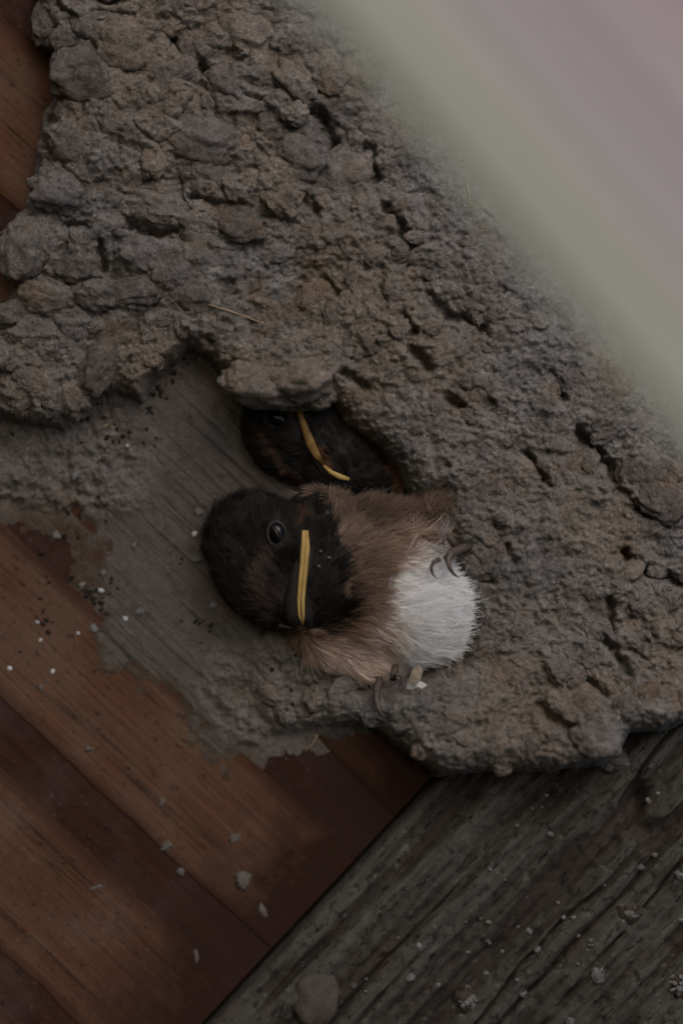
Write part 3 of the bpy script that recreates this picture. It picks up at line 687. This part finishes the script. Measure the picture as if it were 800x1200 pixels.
def flow_front(p):
    f = p-BT; f[:, 2] *= 0.3; f /= np.linalg.norm(f, axis=1, keepdims=True)
    w = ss(p[:, 0], 380, 450)[:, None]; up = (ss(640-p[:, 1], -10, 40)*0.9-0.15)[:, None]
    g = np.concatenate([np.ones_like(w), -up, np.zeros_like(w)], 1); return f*(1-0.7*w)+g*0.7*w
def len_front(p):
    h = ss(np.hypot((p[:, 0]-330)/84, (p[:, 1]-660)/84), 0.8, 1.15); wh = ss(p[:, 0], 450, 500)
    return 13+13*h+18*wh
skipf = lambda u, v: (np.hypot((u-328)/17, (v-630)/21) < 1) | ((np.abs(u-355) < 5+7*ss(v, 630, 715)) & (v > 618) & (v < 735)) | (np.hypot((u-352)/10, (v-732)/8) < 1)
plumage(ch, co, no, col_front, flow_front, len_front, 130000, skipf, 5)
fb2 = base_of(ch)
eye(ch, 326, 625, top(bvh, 326, 625)-1.5, 9.3, 12.4, -0.12)
# bill: dark upper and lower halves meeting in the yellow gape
bm = bmesh.new()
gl = [(358.5, 621), (358.5, 640), (357, 660), (355, 680), (353.5, 700), (354, 718), (356.5, 733)]
gz = [top(bvh, a, b) for a, b in gl]; gz = [max(gz[max(0, i-1):i+2])+2.0 for i in range(len(gl))]
tube(bm, [(a-6-i*0.6, b+1, gz[i]-5.6) for i, (a, b) in enumerate(gl)], [2, 4, 6, 8.5, 10.5, 10, 3], 14, 0.6)
tube(bm, [(a+6.5, b+1, gz[i]-6.2) for i, (a, b) in enumerate(gl)], [2, 4, 6, 8, 9.5, 9, 3], 14, 0.6)
bill = part('bill', bm_mesh('bill', bm, BILL, fb2), ch)
for sgn, r0 in ((-1, 2.3), (1, 2.7)):
    bm = bmesh.new()
    tube(bm, [(a+sgn*(2.3 if i else 1.4), b, gz[i]+1.5) for i, (a, b) in enumerate(gl[:-1])]+[(356, 729, gz[-1]-2)], [2.2, r0*1.15, r0*1.1, r0*0.95, r0*0.85, r0*0.65, 0.9], 12)
    part('gape_flange', bm_mesh('gape_flange', bm, YEL, fb2), bill)
bm = bmesh.new()
for u, v in ((376, 645), (386, 652), (374, 662), (343, 690), (338, 714), (346, 720), (357, 738)):
    lump(bm, (u, v, top(bvh, u, v)+4), (2.2, 1.8, 1.4), u, 1, 0.4)
o = part('lime_fleck', bm_mesh('lime_fleck', bm, LIMED, fb2), ch); o['kind'] = 'stuff'
# feet on the rim
bm = bmesh.new(); tube(bm, [(548, 640, 62), (538, 642, 80), (527, 646, 90), (519, 655, 92)], [4, 5, 5.5, 4.5], 10); tube(bm, [(530, 640, 82), (524, 630, 90), (519, 626, 88)], [4, 4.5, 3], 10)
ft = part('foot', bm_mesh('foot', bm, TOE, fb2), ch)
claws(ch, ft, [(512, 654, 92), (505, 657, 95), (502, 664, 96), (504, 671, 94), (509, 676, 88)], 4.2)
claws(ch, ft, [(524, 646, 92), (521, 655, 97), (523, 664, 98), (528, 671, 95), (534, 675, 88)], 5.0)
claws(ch, ft, [(519, 628, 90), (516, 634, 95), (518, 641, 95)], 3.4)
bm = bmesh.new(); tube(bm, [(462, 778, 60), (460, 786, 70), (459, 792, 74)], [4, 4.5, 4], 10); tube(bm, [(444, 792, 55), (441, 803, 68), (440, 812, 72)], [4, 4.5, 4], 10)
ft = part('foot', bm_mesh('foot', bm, TOE, fb2), ch)
claws(ch, ft, [(460, 790, 74), (463, 785, 80), (469, 788, 82), (469, 796, 80), (464, 802, 74)], 4.2)
claws(ch, ft, [(440, 808, 74), (440, 818, 80), (443, 827, 80), (448, 834, 77), (453, 838, 72)], 4.2)

# ---- the chick behind, under the overhanging lip
c2 = thing('swallow_chick', 'dark headed swallow chick half hidden under the mud lip behind the other chick', 'bird', (385, 520, 0), 'swallow chicks in the nest')
me = body_mesh([((352, 505, 3), (70, 62, 38), 0.35), ((392, 535, 1), (68, 52, 36), 0.4), ((440, 555, -6), (46, 34, 28), 0.3), ((372, 520, 20), (36, 34, 24), 0.6)])
def col_back(u, v, z_):
    w1 = u+4*fbm(u/11, v/11, 81, 2); w2 = v+4*fbm(u/11, v/11, 82, 2); n = len(u)
    c = np.tile(np.array([0.02, 0.018, 0.017]), (n, 1))
    c = lerp(c, (0.06, 0.054, 0.05), 0.5*ss(fbm(u/10, v/10, 83, 2), 0.0, 0.5))
    c = lerp(c, (0.11, 0.062, 0.045), 0.7*ss(pdist(w1, w2, [(305, 505), (318, 530), (345, 560), (362, 575)]), 7, 2))
    c = lerp(c, (0.22, 0.11, 0.05), 0.85*ss(w1-0.4*(w2-555), 448, 460))
    c = lerp(c, (0.16, 0.08, 0.035), 0.8*ss(np.hypot((w1-378)/14, (w2-540)/16), 1.1, 0.5))
    return c
bvh2, co, no = finish_body(me, c2, col_back)
def flow_back(p):
    f = p-np.array([405, 560, 30.0]); f[:, 2] *= 0.3; return f
skipb = lambda u, v: (np.hypot((u-325)/17, (v-490)/14) < 1) | (pdist(u, v, [(350, 480), (358, 512), (374, 540)]) < 7)
plumage(c2, co, no, col_back, flow_back, lambda p: 9+6*ss(p[:, 0], 420, 460), 40000, skipb, 9)
b2 = base_of(c2)
eye(c2, 325, 491, top(bvh2, 325, 491)-3, 14, 10, 0.25)
gl = [(349, 476), (353, 490), (358, 504), (364, 520), (371, 534), (379, 546), (388, 554), (398, 559), (409, 562)]
gz = [top(bvh2, a, b) for a, b in gl]
bm = bmesh.new(); tube(bm, [(a-2, b+2, gz[i]-3) for i, (a, b) in enumerate(gl)], [5, 6, 7, 7, 6.5, 6, 5, 4, 2], 12, 0.6)
bill = part('bill', bm_mesh('bill', bm, BILL, b2), c2)
bm = bmesh.new(); tube(bm, [(a, b, gz[i]+2.5) for i, (a, b) in enumerate(gl[:6])], [3.0, 3.6, 4.4, 5.6, 4.6, 1.4], 12, 0.5); part('gape_flange', bm_mesh('gape_flange', bm, YELD, b2), bill)
bm = bmesh.new(); tube(bm, [(a, b, gz[i+5]+2.2) for i, (a, b) in enumerate(gl[5:])], [1.4, 2.6, 3.4, 1.8], 12, 0.6); part('gape_flange', bm_mesh('gape_flange', bm, YEL, b2), bill)

for o in bpy.data.objects:
    if '_b' in o: del o['_b']
